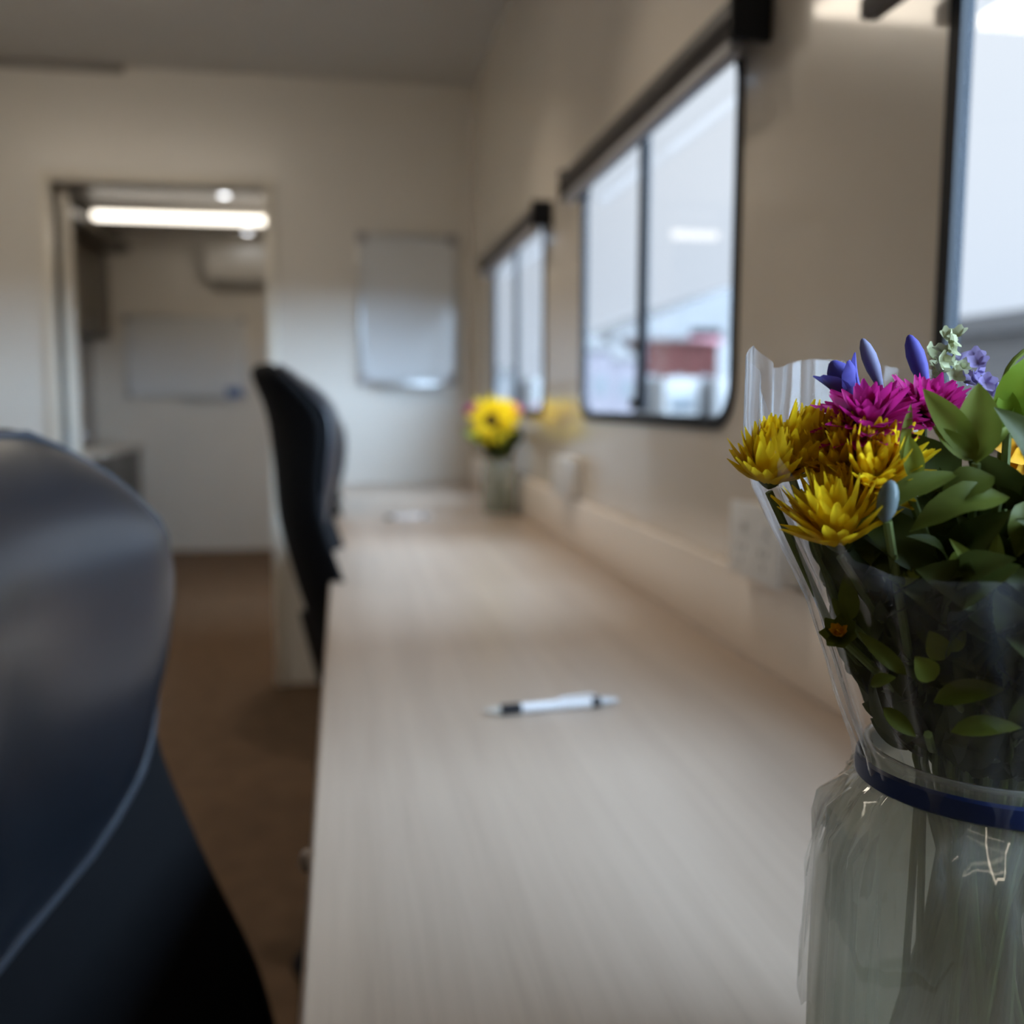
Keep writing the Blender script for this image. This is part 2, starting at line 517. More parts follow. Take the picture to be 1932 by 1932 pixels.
# open door leaf, swung into the far room
hinge = Vector((DX0 + .006, YF + .085, 0))
door = empty('door_1', hinge, 'white open door swung into the far room', 'door', kind='structure')
ang = math.radians(103.5)
R = Matrix.Rotation(ang, 3, 'Z')
bm = NB(); box(bm, tuple(hinge + Vector((0, -.036, .012))), tuple(hinge + Vector((.77, 0, DZ - .008))), .002, rot=R, piv=tuple(hinge)); obj('leaf', bm, 'trim', door)
for s in (-1,):
    bm = NB()
    p = hinge + Vector((.71, -.036, 1.0))
    q = [p, p + Vector((0, -.045, 0)), p + Vector((-.11, -.045, 0))]
    tube(bm, [hinge + R @ (v - hinge) for v in q], .009); obj('handle', bm, 'chrome', door)
for zz in (.25, 1.0, 1.75):
    bm = NB(); tube(bm, [hinge + Vector((0, .006, zz - .045)), hinge + Vector((0, .006, zz + .045))], .007); obj('hinge', bm, 'alu', door)

# windows
for i, (a, b) in enumerate(WINS):
    wlab = ['window nearest the wrapped bouquet, cut by the picture edge', 'middle sliding window with rounded black frame', 'farthest small looking window beside the far vase',
            'added window unseen behind the partition, letting daylight into the far room'][i]
    wr = empty('window_%d' % (i + 1), (WX, (a + b) / 2, WZ0), wlab, 'window', kind='structure')
    bm = NB()
    ring_x(bm, rrect(a - .019, b + .019, WZ0 - .019, WZ1 + .019, .069), rrect(a, b, WZ0, WZ1, .05), WX - .004, WX + .001)
    obj('frame', bm, 'blackframe', wr)
    bm = NB()
    ring_x(bm, rrect(a - .001, b + .001, WZ0 - .001, WZ1 + .001, .052), rrect(a + .0005, b - .0005, WZ0 + .0005, WZ1 - .0005, .0495), WX + .001, WX + .008)
    obj('reveal', bm, 'slate', wr)
    mid = a + (b - a) * .5
    bm = NB(); box(bm, (WX - .002, mid - .021, WZ0 + .006), (WX + .008, mid + .021, WZ1 - .006), .003); obj('mullion', bm, 'blackframe', wr)
    bm = NB(); box(bm, (WX - .006, mid - .010, WZ0 + .01), (WX + .006, mid + .05, WZ0 + .028), .003); obj('latch', bm, 'blackpl', wr)
    bm = NB(); plate_x(bm, rrect(a + .001, mid, WZ0 + .001, WZ1 - .001, .049), WX + .006, WX + .0062); 
    obj('pane', bm, 'pane', wr, smooth=False)
    bm = NB(); plate_x(bm, rrect(mid, b - .001, WZ0 + .001, WZ1 - .001, .049), WX + .003, WX + .0032)
    obj('pane', bm, 'pane', wr, smooth=False)

# ------------------------------------------------------------------ outside
bm = NB(); box(bm, (WX + .4, -60, -.75), (140, 260, -.70)); struct('ground', bm, 'asphalt')

def gable(name, x0, x1, y0, y1, z1, zr, wall, roof, label, cat='building', ridge='y', wins=0):
    o = empty(name, ((x0 + x1) / 2, (y0 + y1) / 2, -.70), label, cat, None, 'thing')
    bm = NB(); box(bm, (x0, y0, -.70), (x1, y1, z1)); obj('wall', bm, wall, o, smooth=False)
    bm = NB()
    if ridge == 'y':
        xm = (x0 + x1) / 2
        pr = [(x0 - .3, z1), (xm, zr), (x1 + .3, z1), (xm, z1 - .15)]
        A = [bm.verts.new((x, y0 - .3, z)) for x, z in pr[:3]]; B = [bm.verts.new((x, y1 + .3, z)) for x, z in pr[:3]]
    else:
        ym = (y0 + y1) / 2
        pr = [(y0 - .3, z1), (ym, zr), (y1 + .3, z1)]
        A = [bm.verts.new((x0 - .3, y, z)) for y, z in pr]; B = [bm.verts.new((x1 + .3, y, z)) for y, z in pr]
    bm.faces.new(A); bm.faces.new(list(reversed(B)))
    for k in range(3):
        bm.faces.new((A[k], B[k], B[(k + 1) % 3], A[(k + 1) % 3]))
    obj('roof', bm, roof, o, smooth=False)
    for k in range(wins):
        xc = x0 + (k + .5) * (x1 - x0) / wins
        bm = NB(); box(bm, (xc - .5, y0 - .05, z1 * .35), (xc + .5, y0 + .02, z1 * .35 + 1.4)); obj('window', bm, 'darkglass', o, smooth=False)
    return o

gable('brick_building', 26.2, 33.6, 85, 96, 6.5, 7.2, 'brick', 'brick', 'low red brick building beyond the white caravans', wins=3, ridge='x')
sh = gable('grey_shed', 31.0, 60.0, 112, 150, 9.0, 15.0, 'shed', 'shedroof', 'large grey gabled steel shed rising behind the red brick building')
bm = NB(); box(bm, (40.6, 111.7, 8.0), (44.6, 111.95, 10.0), .05); obj('sign', bm, 'sign', sh)
gable('grey_house', 16.3, 19.4, 70, 80, 5.0, 6.3, 'housew', 'shedroof', 'pale grey house seen through the left pane of the middle window', wins=2)
gable('low_house', 19.8, 23.2, 76, 86, 4.6, 6.2, 'housew', 'shedroof', 'pale house standing right of the grey house', wins=2)
gable('long_shed', 9.0, 18.0, 100, 116 , 4.2, 5.2, 'shed', 'shedroof', 'long low grey shed seen through the farthest window', ridge='x')

def caravan(x, y, wd, ln, h, label, rz=0.0):
    o = empty('caravan', (x, y, -.70), label, 'caravan', 'white caravans parked outside')
    z0 = -.70
    bm = NB(); box(bm, (x - wd / 2, y - ln / 2, z0 + .45), (x + wd / 2, y + ln / 2, z0 + h), .22, 4); obj('body', bm, 'vanw', o)
    bm = NB(); box(bm, (x - wd * .3, y - ln / 2 - .03, z0 + h * .52), (x + wd * .3, y - ln / 2 + .03, z0 + h * .74), .02); obj('window', bm, 'darkglass', o)
    for s in (-1, 1):
        bm = NB(); tube(bm, [(x + s * (wd / 2 - .25), y, z0 + .32), (x + s * (wd / 2 - .02), y, z0 + .32)], .32, 20); obj('wheel', bm, 'tyre', o)
    bm = NB(); tube(bm, [(x, y - ln / 2 + .1, z0 + .45), (x, y - ln / 2 - .9, z0 + .45)], .05); obj('drawbar', bm, 'tyre', o)
    return o
caravan(14.15, 42, 1.7, 4.5, 2.95, 'white caravan in front of the red brick building, nearer the window divider')
caravan(16.2, 41, 1.9, 4.5, 2.9, 'white caravan in front of the red brick building, farther from the window divider')
caravan(9.6, 46, 2.6, 5, 3.0, 'white caravan seen through the farthest window')
def cabin():
    o = empty('site_cabin', (12.5, 14.0, -.70), 'long white site cabin with grey roof seen through the nearest window', 'cabin')
    bm = NB(); box(bm, (9.2, 8.5, -.70), (12.0, 20.0, 2.15)); obj('wall', bm, 'vanw', o, smooth=False)
    bm = NB(); box(bm, (9.0, 8.3, 2.15), (12.2, 20.2, 2.42)); obj('roof', bm, 'shed', o, smooth=False)
    for k in range(3):
        bm = NB(); box(bm, (9.16, 10 + k * 3.2, .3), (9.22, 11.2 + k * 3.2, 1.2)); obj('window', bm, 'rail', o, smooth=False)
cabin()

# ------------------------------------------------------------------ ceiling lights
def batten(x0, x1, y, label, tubemat, hw=.040):
    z = ZC
    o = empty('batten_light', ((x0 + x1) / 2, y, z), label, 'ceiling light', 'ceiling batten lights')
    bm = NB(); box(bm, (x0, y - hw - .005, z - .055), (x1, y + hw + .005, z), .006); obj('housing', bm, 'white', o)
    bm = NB()
    box(bm, (x0 + .012, y - hw, z - .098), (x1 - .012, y + hw, z - .055), .018, 4); obj('diffuser', bm, tubemat, o)
    for xx in (x0, x1 - .012):
        bm = NB(); box(bm, (xx, y - hw - .004, z - .100), (xx + .012, y + hw + .004, z - .054), .004); obj('end_cap', bm, 'white', o)
    return o
batten(-1.55, -.45, 6.66, 'lit batten light seen through the doorway', 'tube')
batten(-1.52, -.30, 2.78, 'lit batten light above the near room', 'tube2', .08)
batten(-.18, .46, 5.55, 'added batten light hidden behind the partition to brighten the far room', 'tube4')  # unseen fill lamp, added to lift the far room walls
batten(-1.30, -.10, -.85, 'lit batten light on the ceiling behind the near chair', 'tube3')

def downlight(x, y, label, watts=0):
    o = empty('downlight', (x, y, ZC), label, 'ceiling light', 'small round downlights')
    bm = NB(); lathe(bm, [(.030, ZC - .004), (.034, ZC - .008), (.043, ZC - .006), (.046, ZC)], x, y, 28); obj('ring', bm, 'white', o)
    bm = NB(); lathe(bm, [(.001, ZC - .005), (.030, ZC - .005)], x, y, 28); obj('lens', bm, 'led', o)
    if watts:  # spot used only by the added fill lights over the desk
        ld = bpy.data.lights.new('fill_beam', 'SPOT')
        ld.energy = watts; ld.spot_size = math.radians(94); ld.spot_blend = .9; ld.shadow_soft_size = .03; ld.color = (1.0, .89, .74)
        lo = bpy.data.objects.new('fill_beam', ld); C.objects.link(lo)
        lo.parent = o; lo.location = (0, 0, -.02)
    return o
downlight(-.69, 6.24, 'small round downlight in front of the lit batten light in the far room')
downlight(-.676, 7.536, 'small round downlight partly behind the lit batten light, near the air conditioner')
downlight(-.72, 2.93, 'small round downlight of the near room by the top edge')
downlight(-.72, 1.0, 'small round downlight over the near chair')
downlight(.08, 1.60, 'added out-of-view downlight brightening the desk around the pen', 20)  # out of view, added to lighten desk, upstand and lower window wall
downlight(.08, 2.55, 'added out-of-view downlight brightening the far end of the desk', 18)  # second added fill light, farther along the desk

# ------------------------------------------------------------------ far room fittings
# overhead cabinet on left wall
o = empty('overhead_cabinet', (-1.79, 6.9, 1.62), 'dark brown overhead cabinet on the left of the far room', 'cabinet')
bm = NB(); box(bm, (LX + .001, 5.2, 1.62), (-1.735, YB, 2.25), .003); obj('body', bm, 'cab', o)
for k in range(4):
    y0 = 5.2 + k * .654
    bm = NB(); box(bm, (-1.735, y0 + .004, 1.625), (-1.715, y0 + .650, 2.20), .003); d = obj('door', bm, 'cab', o)
    bm = NB(); tube(bm, [(-1.715, y0 + .56, 1.66), (-1.700, y0 + .56, 1.66), (-1.700, y0 + .62, 1.66), (-1.715, y0 + .62, 1.66)], .004); obj('handle', bm, 'chrome', d)
bm = NB(); box(bm, (LX + .001, 5.2, 2.25), (-1.56, YB, 2.31), .003); obj('cornice', bm, 'cab', o)
# base cabinet + counter
o = empty('base_cabinet', (-1.70, 7.0, 0), 'charcoal base cabinet against the end wall of the far room', 'cabinet')
bm = NB(); box(bm, (LX + .001, 6.0, 0), (-1.56, YB, .80), .003); obj('body', bm, 'cab2', o)
for k in range(3):
    y0 = 6.0 + k * .605
    bm = NB(); box(bm, (-1.56, y0 + .004, .10), (-1.54, y0 + .601, .795), .003); d = obj('door', bm, 'cab2', o)
    bm = NB(); tube(bm, [(-1.54, y0 + .50, .74), (-1.52, y0 + .50, .74), (-1.52, y0 + .57, .74), (-1.54, y0 + .57, .74)], .004); obj('handle', bm, 'chrome', d)
bm = NB(); box(bm, (LX + .001, 5.98, .80), (-1.52, YB, .843), .006); tag(obj('countertop', bm, 'ctop'), 'cream countertop on the charcoal base cabinet', 'countertop')
bm = NB(); box(bm, (LX + .001, 5.98, .843), (LX + .012, YB, 1.62)); tag(obj('splashback', bm, 'splash', smooth=False), 'taupe splashback between countertop and overhead cabinet', 'splashback')

# air conditioner
ax0, ax1 = -.99, -.20
o = empty('air_conditioner', ((ax0 + ax1) / 2, YB, 1.99), 'white split air conditioner high on the end wall', 'air conditioner')
bm = NB()
pr = [(YB, 2.30), (YB - .17, 2.30), (YB - .20, 2.26), (YB - .205, 2.12), (YB - .17, 2.06), (YB, 2.05)]
A = [bm.verts.new((ax0, y, z)) for y, z in pr]; B = [bm.verts.new((ax1, y, z)) for y, z in pr]
bm.faces.new(A); bm.faces.new(list(reversed(B)))
for k in range(6): bm.faces.new((A[k], B[k], B[(k + 1) % 6], A[(k + 1) % 6]))
obj('casing', bm, 'ac', o)
bm = NB(); box(bm, (ax0 + .04, YB - .15, 2.035), (ax1 - .04, YB - .04, 2.052), .004); obj('louvre', bm, 'acdark', o)
bm = NB(); box(bm, (ax0 + .05, YB - .13, 2.000), (ax1 - .05, YB - .0, 2.034), .006); obj('drain_cover', bm, 'acdark', o)

def whiteboard(x0, x1, z0, z1, y, label, tray):
    o = empty('whiteboard', ((x0 + x1) / 2, y, z0), label, 'whiteboard')
    bm = NB(); box(bm, (x0 + .01, y - .012, z0 + .01), (x1 - .01, y, z1 - .01)); obj('board', bm, 'whitebd', o, smooth=False)
    bm = NB(); f = .016
    box(bm, (x0, y - .02, z0), (x0 + f, y, z1), .004); box(bm, (x1 - f, y - .02, z0), (x1, y, z1), .004)
    box(bm, (x0 + f, y - .02, z0), (x1 - f, y, z0 + f), .004); box(bm, (x0 + f, y - .02, z1 - f), (x1 - f, y, z1), .004)
    obj('frame', bm, 'alu', o)
    for xx in (x0, x1):
        for zz in (z0, z1):
            bm = NB(); box(bm, (min(max(xx - .022, x0 - .004), x1 - .04), y - .023, min(max(zz - .022, z0 - .004), z1 - .04)),
                           (min(max(xx - .022, x0 - .004), x1 - .04) + .044, y, min(max(zz - .022, z0 - .004), z1 - .04) + .044), .006); obj('corner_cap', bm, 'rail', o)
    bm = NB(); xm = (x0 + x1) / 2 if tray == 'mid' else x1 - .26
    hw = .13 if tray == 'mid' else .2
    box(bm, (xm - hw, y - .065, z0 - .012), (xm + hw, y - .004, z0 - .002), .003)
    box(bm, (xm - hw, y - .067, z0 - .012), (xm + hw, y - .060, z0 + .006), .002)
    obj('pen_tray', bm, 'alu', o)
    return o
whiteboard(.062, .458, 1.225, 1.817, YF, 'portrait whiteboard on the wall above the far end of the desk', 'mid')
whiteboard(-1.62, -.735, 1.185, 1.795, YB, 'landscape whiteboard on the end wall seen through the doorway', 'side')
bm = NB(); box(bm, (-.885, YB - .06, 1.189), (-.775, YB - .02, 1.262), .01)
tag(obj('whiteboard_eraser', bm, 'bluepl'), 'blue eraser on the tray of the landscape whiteboard', 'eraser')

# ------------------------------------------------------------------ desk
dk = empty('desk', (.24, 1.4, 0), 'long pale oak desk running under the windows', 'desk')
bm = NB(); box(bm, (-.031, -1.2, ZD - .033), (WX - .001, YF - .001, ZD), .006, 3); obj('desktop', bm, 'oak', dk)
bm = NB(); box(bm, (WX - .014, -1.2, ZD), (WX - .001, YF - .001, ZD + .112), .003); obj('upstand', bm, 'upstand', dk)
bm = NB(); box(bm, (WX - .025, -1.2, ZD - .11), (WX - .001, YF - .001, ZD - .033), .002); obj('wall_batten', bm, 'upstand', dk)
bm = NB(); ellipsoid(bm, (-.033, .72, ZD - .016), .006, .009, .009); obj('edge_knob', bm, 'oak', dk)

# sockets on the wall, sitting over the upstand
def socket(y0, y1, label):
    z0, z1 = ZD + .118, ZD + .205
    o = empty('power_socket', (WX, (y0 + y1) / 2, z0), label, 'power socket', 'double sockets along the desk wall')
    bm = NB(); box(bm, (WX - .032, y0, z0), (WX, y1, z1), .004); obj('back_box', bm, 'white', o)
    bm = NB(); box(bm, (WX - .040, y0 - .003, z0 - .003), (WX - .032, y1 + .003, z1 + .003), .003); obj('face_plate', bm, 'white', o)
    for k in (0.27, 0.73):
        yc = y0 + (y1 - y0) * k
        bm = NB(); box(bm, (WX - .044, yc - .012, z1 - .030), (WX - .039, yc + .006, z1 - .018), .001); obj('switch', bm, 'white', o)
        bm = NB()
        for dy, rz in ((-.008, .5), (.008, -.5), (0, 0)):
            zc = z0 + (.034 if dy else .018)
            box(bm, (WX - .0405, yc + dy - .001, zc - .004), (WX - .0395, yc + dy + .001, zc + .004), rot=Matrix.Rotation(rz, 3, 'X'))
        obj('pin_holes', bm, 'rubber', o, smooth=False)
    return o
socket(1.035, 1.175, 'white double power socket beside the wrapped bouquet')
socket(2.13, 2.27, 'white double power socket between the two farther windows')

# ------------------------------------------------------------------ blinds
def blind(y0, y1, label, drop=0.0):
    z0, z1 = 1.592, 1.656
    o = empty('roller_blind', (WX, (y0 + y1) / 2, z1), label, 'blind', 'roller blinds over the windows')
    xf = .475
    bm = NB()
    pr = [(WX, z1), (xf + .012, z1), (xf, z1 - .012), (xf, z1 - .030), (xf + .004, z1 - .032), (WX, z1 - .032)]
    A = [bm.verts.new((x, y0, z)) for x, z in pr]; B = [bm.verts.new((x, y1, z)) for x, z in pr]
    bm.faces.new(A); bm.faces.new(list(reversed(B)))
    for k in range(6): bm.faces.new((A[k], B[k], B[(k + 1) % 6], A[(k + 1) % 6]))
    obj('cassette', bm, 'blind', o)
    bm = NB(); tube(bm, [(xf + .026, y0 + .012, z1 - .038), (xf + .026, y1 - .012, z1 - .038)], .017, 16); obj('fabric_roll', bm, 'blindfab', o)
    bm = NB(); box(bm, (xf + .004, y0 + .014, z0 - .010 - drop), (xf + .024, y1 - .014, z0 + .010 - drop), .004); obj('bottom_rail', bm, 'blind' if drop else 'rail', o)
    if drop:
        bm = NB(); box(bm, (xf + .0165, y0 + .016, z0 - drop), (xf + .0178, y1 - .016, z0 + .02)); obj('fabric', bm, 'blindfab', o, smooth=False)
    for yy in (y0 - .006, y1 - .006):
        bm = NB(); box(bm, (xf - .002, yy, z0 + .002), (WX, yy + .012, z1 + .002), .003); obj('end_bracket', bm, 'blackframe', o)
    return o
blind(1.185, 2.15, 'dark roller blind rolled up over the middle window')
blind(2.47, 3.43, 'dark roller blind rolled up over the farthest window')
blind(-.13, .899, 'dark roller blind over the nearest window, mostly above the frame', .076)

# ------------------------------------------------------------------ pens
def pen(c, ang, label):
    o = empty('ballpoint_pen', (c[0], c[1], ZD), label, 'pen', 'white pens lying on the desk')
    d = Vector((math.cos(ang), math.sin(ang), 0)); z = ZD + .0058
    P = lambda t: Vector((c[0], c[1], z)) + d * t
    bm = NB(); tube(bm, [P(-.035), P(.045)], .0055, 16); obj('barrel', bm, 'penwhite', o)
    bm = NB(); tube(bm, [P(-.058), P(-.056), P(-.036), P(-.034)], [.0052, .0058, .0058, .0054], 16); obj('grip', bm, 'rubber', o)
    bm = NB(); tube(bm, [P(-.076), P(-.074), P(-.066), P(-.058)], [.0006, .0014, .0036, .0050], 14); obj('tip', bm, 'ctop', o)
    bm = NB(); tube(bm, [P(.045), P(.046), P(.054), P(.055)], [.0054, .0060, .0060, .0052], 16); obj('ring', bm, 'rubber', o)
    bm = NB(); tube(bm, [P(.055), P(.064), P(.066), P(.075), P(.076)], [.0048, .0044, .0032, .0030, .002], 14); obj('button', bm, 'whitebd', o)
    bm = NB(); tube(bm, [P(.050) + Vector((0, 0, .006)), P(.046) + Vector((0, 0, .0085)), P(.012) + Vector((0, 0, .0075)), P(.008) + Vector((0, 0, .0060))], .0013, 8); obj('clip', bm, 'penwhite', o)
    return o
pen((.2155, .9965), math.atan2(.015, .151), 'white ballpoint pen with black grip on the near part of the desk')
pen((.170, 2.769), .06, 'white pen lying across the far end of the desk')

# ------------------------------------------------------------------ chairs
def chair(cx, cy, rz, dh, ang0, label):
    o = empty('office_chair', (cx, cy, 0), label, 'chair', 'black office chairs along the desk')
    o.rotation_euler = (0, 0, rz)
    def part(name, bm, m, parent=o, **k):
        ob = obj(name, bm, m, None, **k)
        ob.parent = parent
        return ob
    ZT = 1.120 + dh
    hwT = [(0, .165), (.015, .196), (.04, .220), (.08, .234), (.14, .238), (.22, .232), (.30, .226), (.42, .232), (.55, .238), (.68, .238)]
    xcT = [(0, -.312), (.03, -.294), (.06, -.281), (.1, -.268), (.2, -.258), (.3, -.254), (.45, -.234), (.56, -.207), (.68, -.165)]
    wgT = [(0, .015), (.06, .052), (.1, .076), (.2, .053), (.26, .047), (.346, .062), (.401, .074), (.467, .087), (.531, .096), (.6, .090), (.68, .07)]
    def front(y, dz):
        hw = smooth_interp(hwT, dz) if dz > .03 else interp(hwT, dz)
        s = min(1, abs(y) / hw)
        return smooth_interp(xcT, dz) + smooth_interp(wgT, dz) * s * s
    ns, ntt = 16, 22
    bm = NB(); F = []; Bk = []
    for j in range(ntt + 1):
        dz = .66 * (j / ntt) ** 1.25
        hw = interp(hwT, dz)
        rf, rb = [], []
        for i in range(ns + 1):
            s = -1 + 2 * i / ns
            y = s * hw
            xf = front(y, dz)
            edge = abs(s) ** 6
            tedge = max(0, 1 - dz / .025) ** 2
            th = .058 - .030 * edge - .02 * tedge - .022 * min(1, max(0, dz - .3) / .2)
            rf.append(bm.verts.new((xf - .010 * edge - .012 * tedge, y, ZT - dz)))
            rb.append(bm.verts.new((xf - th, y * .985, ZT - dz)))
        F.append(rf); Bk.append(rb)
    for j in range(ntt):
        for i in range(ns):
            bm.faces.new((F[j][i], F[j][i + 1], F[j + 1][i + 1], F[j + 1][i]))
            bm.faces.new((Bk[j][i], Bk[j + 1][i], Bk[j + 1][i + 1], Bk[j][i + 1]))
        bm.faces.new((F[j][0], F[j + 1][0], Bk[j + 1][0], Bk[j][0]))
        bm.faces.new((F[j][ns], Bk[j][ns], Bk[j + 1][ns], F[j + 1][ns]))
    for i in range(ns):
        bm.faces.new((F[0][i], Bk[0][i], Bk[0][i + 1], F[0][i + 1]))
        bm.faces.new((F[ntt][i], F[ntt][i + 1], Bk[ntt][i + 1], Bk[ntt][i]))
    part('backrest', bm, 'fabric', subsurf=1, auto=False)
    # raised shield-shaped leather panel
    wsT = [(.010, .150), (.025, .186), (.05, .212), (.09, .228), (.16, .232), (.22, .226), (.28, .206), (.31, .184), (.335, .148), (.352, .108), (.362, .060), (.366, .020)]
    bm = NB(); G = []; outline_l, outline_r = [], []
    n2 = 26
    for j in range(n2 + 1):
        dz = .010 + .356 * (j / n2)
        ws = interp(wsT, dz)
        row = []
        for i in range(ns + 1):
            s = -1 + 2 * i / ns
            y = s * ws
            tz = j / n2
            pad = (1 - abs(s) ** 5) * (1 - abs(2 * tz - 1) ** 7)
            row.append(bm.verts.new((front(y, dz) - .004 + .012 * pad + .050 * max(0, 1 - ((dz - .12) / .22) ** 2) * pad, y, ZT - dz + .004)))
        outline_l.append(row[0].co.copy()); outline_r.append(row[-1].co.copy())
        G.append(row)
    for j in range(n2):
        for i in range(ns):
            bm.faces.new((G[j][i], G[j][i + 1], G[j + 1][i + 1], G[j + 1][i]))
    top = [v.co.copy() for v in G[0]]; bot = [v.co.copy() for v in G[-1]]
    pan = part('leather_panel', bm, 'leather', subsurf=1, auto=False, solid=.006)
    bm = NB()
    loop = top[:-1] + outline_r[:-1] + list(reversed(bot))[:-1] + list(reversed(outline_l))[:-1]
    loop = [p + Vector((.003, 0, 0)) for p in loop]
    tube(bm, loop, .0038, 8, closed=True)
    part('piping', bm, 'piping', parent=pan)
    # seat
    sz = .50 + dh
    bm = NB(); box(bm, (-.19, -.225, sz - .07), (.26, .225, sz - .01), .035, 4)
    for v in bm.verts:
        if v.co.z > sz - .03:
            v.co.z += .012 * (abs(v.co.y) / .235) ** 2 - .008
    part('seat', bm, 'fabric')
    bm = NB(); box(bm, (-.17, -.11, sz - .115), (.13, .11, sz - .075), .012); part('tilt_mechanism', bm, 'blackpl')
    bm = NB()
    tube(bm, [(-.05, 0, sz - .09), (-.17, 0, sz - .085), (-.215, 0, sz - .03), (-.255, 0, sz + .12)], [.026, .026, .024, .02], 10); part('back_bracket', bm, 'blackpl')
    bm = NB(); tube(bm, [(0, -.10, sz - .10), (0, -.21, sz - .105)], .006); part('lever', bm, 'blackpl')
    bm = NB(); tube(bm, [(0, 0, .10), (0, 0, sz - .21)], .028, 18); tube(bm, [(0, 0, .2), (0, 0, sz - .115)], .014, 14); part('gas_column', bm, 'blackpl')
    bm = NB(); lathe(bm, [(.002, .075), (.045, .078), (.045, .125), (.03, .135), (.002, .135)], 0, 0, 20); part('hub', bm, 'blackpl')
    for k in range(5):
        a = ang0 + 2 * PI * k / 5 - rz
        d = Vector((math.cos(a), math.sin(a), 0)); n = Vector((-d.y, d.x, 0))
        bm = NB(); tube(bm, [d * .03 + Vector((0, 0, .105)), d * .18 + Vector((0, 0, .095)), d * .30 + Vector((0, 0, .075))], [.026, .023, .017], 10)
        lg = part('leg', bm, 'blackpl')
        c = d * .30 + Vector((0, 0, .03))
        bm = NB()
        for s in (-1, 1):
            tube(bm, [c + n * s * .006, c + n * s * .024], .0295, 18)
        tube(bm, [c + Vector((0, 0, .01)), c + Vector((0, 0, .055))], .009, 8)
        part('castor', bm, 'rubber', parent=lg)
    return o
chair(.010, .678, -0.12, 0.010, PI / 5, 'black leather office chair nearest the camera, cut by the left edge')
chair(.175, 2.02, 0.0, 0.105, math.radians(210), 'black office chair by the doorway, first of the two tucked under the desk')
chair(.190, 3.10, 0.0, 0.045, math.radians(210), 'black office chair next to the far wall, partly hidden by another chair')

# ------------------------------------------------------------------ bouquet and jars
def petal(bm, base, direc, normal, L, W, cup=0.25, curl=0.3, nl=4, tipw=0.25, pw=1.0):
    """one petal strip from base along direc; normal = inner face"""
    d = Vector(direc).normalized(); n = Vector(normal); n = (n - d * n.dot(d)).normalized(); s = d.cross(n)
    rows = []
    for i in range(nl + 1):
        t = i / nl
        wdt = W * (math.sin(PI * min(1, (.12 + .78 * t) ** pw)) * (1 - .0 * t)) if t < 1 else W * tipw
        p = Vector(base) + d * (L * t) + n * (curl * L * t * t)
        rows.append([bm.verts.new(p - s * wdt * .5 + n * cup * wdt * .5), bm.verts.new(p), bm.verts.new(p + s * wdt * .5 + n * cup * wdt * .5)])
    for a, b in zip(rows, rows[1:]):
        for k in range(2):
            bm.faces.new((a[k], a[k + 1], b[k + 1], b[k]))

def basis(ax):
    ax = Vector(ax).normalized()
    a = Vector((0, 0, 1)) if abs(ax.z) < .9 else Vector((1, 0, 0))
    x = (a - ax * a.dot(ax)).normalized()
    return ax, x, ax.cross(x)

def bloom(base, ax, R_, layers, seed, wfac=.34, curl=.25):
    """layers: list of (count, angle from axis in degrees, length factor)"""
    rnd = random.Random(seed)
    ax, x, y = basis(ax)
    bm = NB()
    for li, (n, th, lf) in enumerate(layers):
        for k in range(n):
            a = 2 * PI * (k + .5 * (li % 2)) / n + rnd.uniform(-.12, .12)
            t = math.radians(th + rnd.uniform(-8, 8))
            rad = x * math.cos(a) + y * math.sin(a)
            d = ax * math.cos(t) + rad * math.sin(t)
            nn = ax * math.sin(t) - rad * math.cos(t)
            L = R_ * lf * rnd.uniform(.88, 1.12)
            petal(bm, Vector(base) + rad * R_ * .06, d, nn, L, R_ * wfac * rnd.uniform(.85, 1.15), .5, curl * rnd.uniform(.5, 1.4), 4, .12)
    return bm

def leaf_blade(bm, base, tip, W, nrm, bend=.15, fold=.18, nl=8, wave=0.0):
    base = Vector(base); tip = Vector(tip)
    d = tip - base; L = d.length; d.normalize()
    n = Vector(nrm); n = n - d * n.dot(d)
    if n.length < 1e-4: n = Vector((0.3, -.8, .5)) - d * Vector((0.3, -.8, .5)).dot(d)
    n.normalize(); s = d.cross(n)
    rows = []
    for i in range(nl + 1):
        t = i / nl
        wd = W * (math.sin(PI * t ** .8) ** .8 if 0 < t < 1 else .02)
        p = base + d * L * t + n * (bend * L * math.sin(PI * t)) 
        wv = wave * W * math.sin(t * 14)
        rows.append([bm.verts.new(p - s * wd * .5 + n * (fold * wd + wv)), bm.verts.new(p - s * wd * .25 + n * (fold * wd * .4)), bm.verts.new(p),
                     bm.verts.new(p + s * wd * .25 + n * (fold * wd * .4)), bm.verts.new(p + s * wd * .5 + n * (fold * wd - wv))])
    for a, b in zip(rows, rows[1:]):
        for k in range(4):
            bm.faces.new((a[k], a[k + 1], b[k + 1], b[k]))

JX, JY = .2575, .345
def stem_path(p, cx, cy, zneck, seed, zbot=None):
    rnd = random.Random(seed)
    p = Vector(p)
    a = rnd.uniform(0, 2 * PI); r = rnd.uniform(.006, .030)
    nk = Vector((cx + r * math.cos(a), cy + r * math.sin(a), zneck))
    a2 = a + PI + rnd.uniform(-.6, .6); r2_ = rnd.uniform(.01, .045)
    bt = Vector((cx + r2_ * math.cos(a2), cy + r2_ * math.sin(a2), zbot if zbot else ZD + .014))
    mid = p.lerp(nk, .5) + Vector((p.x - cx, p.y - cy, 0)) * .10
    return [p, p.lerp(mid, .5) * .5 + (p.lerp(mid, .5)) * .5, mid, nk, nk.lerp(bt, .5), bt]

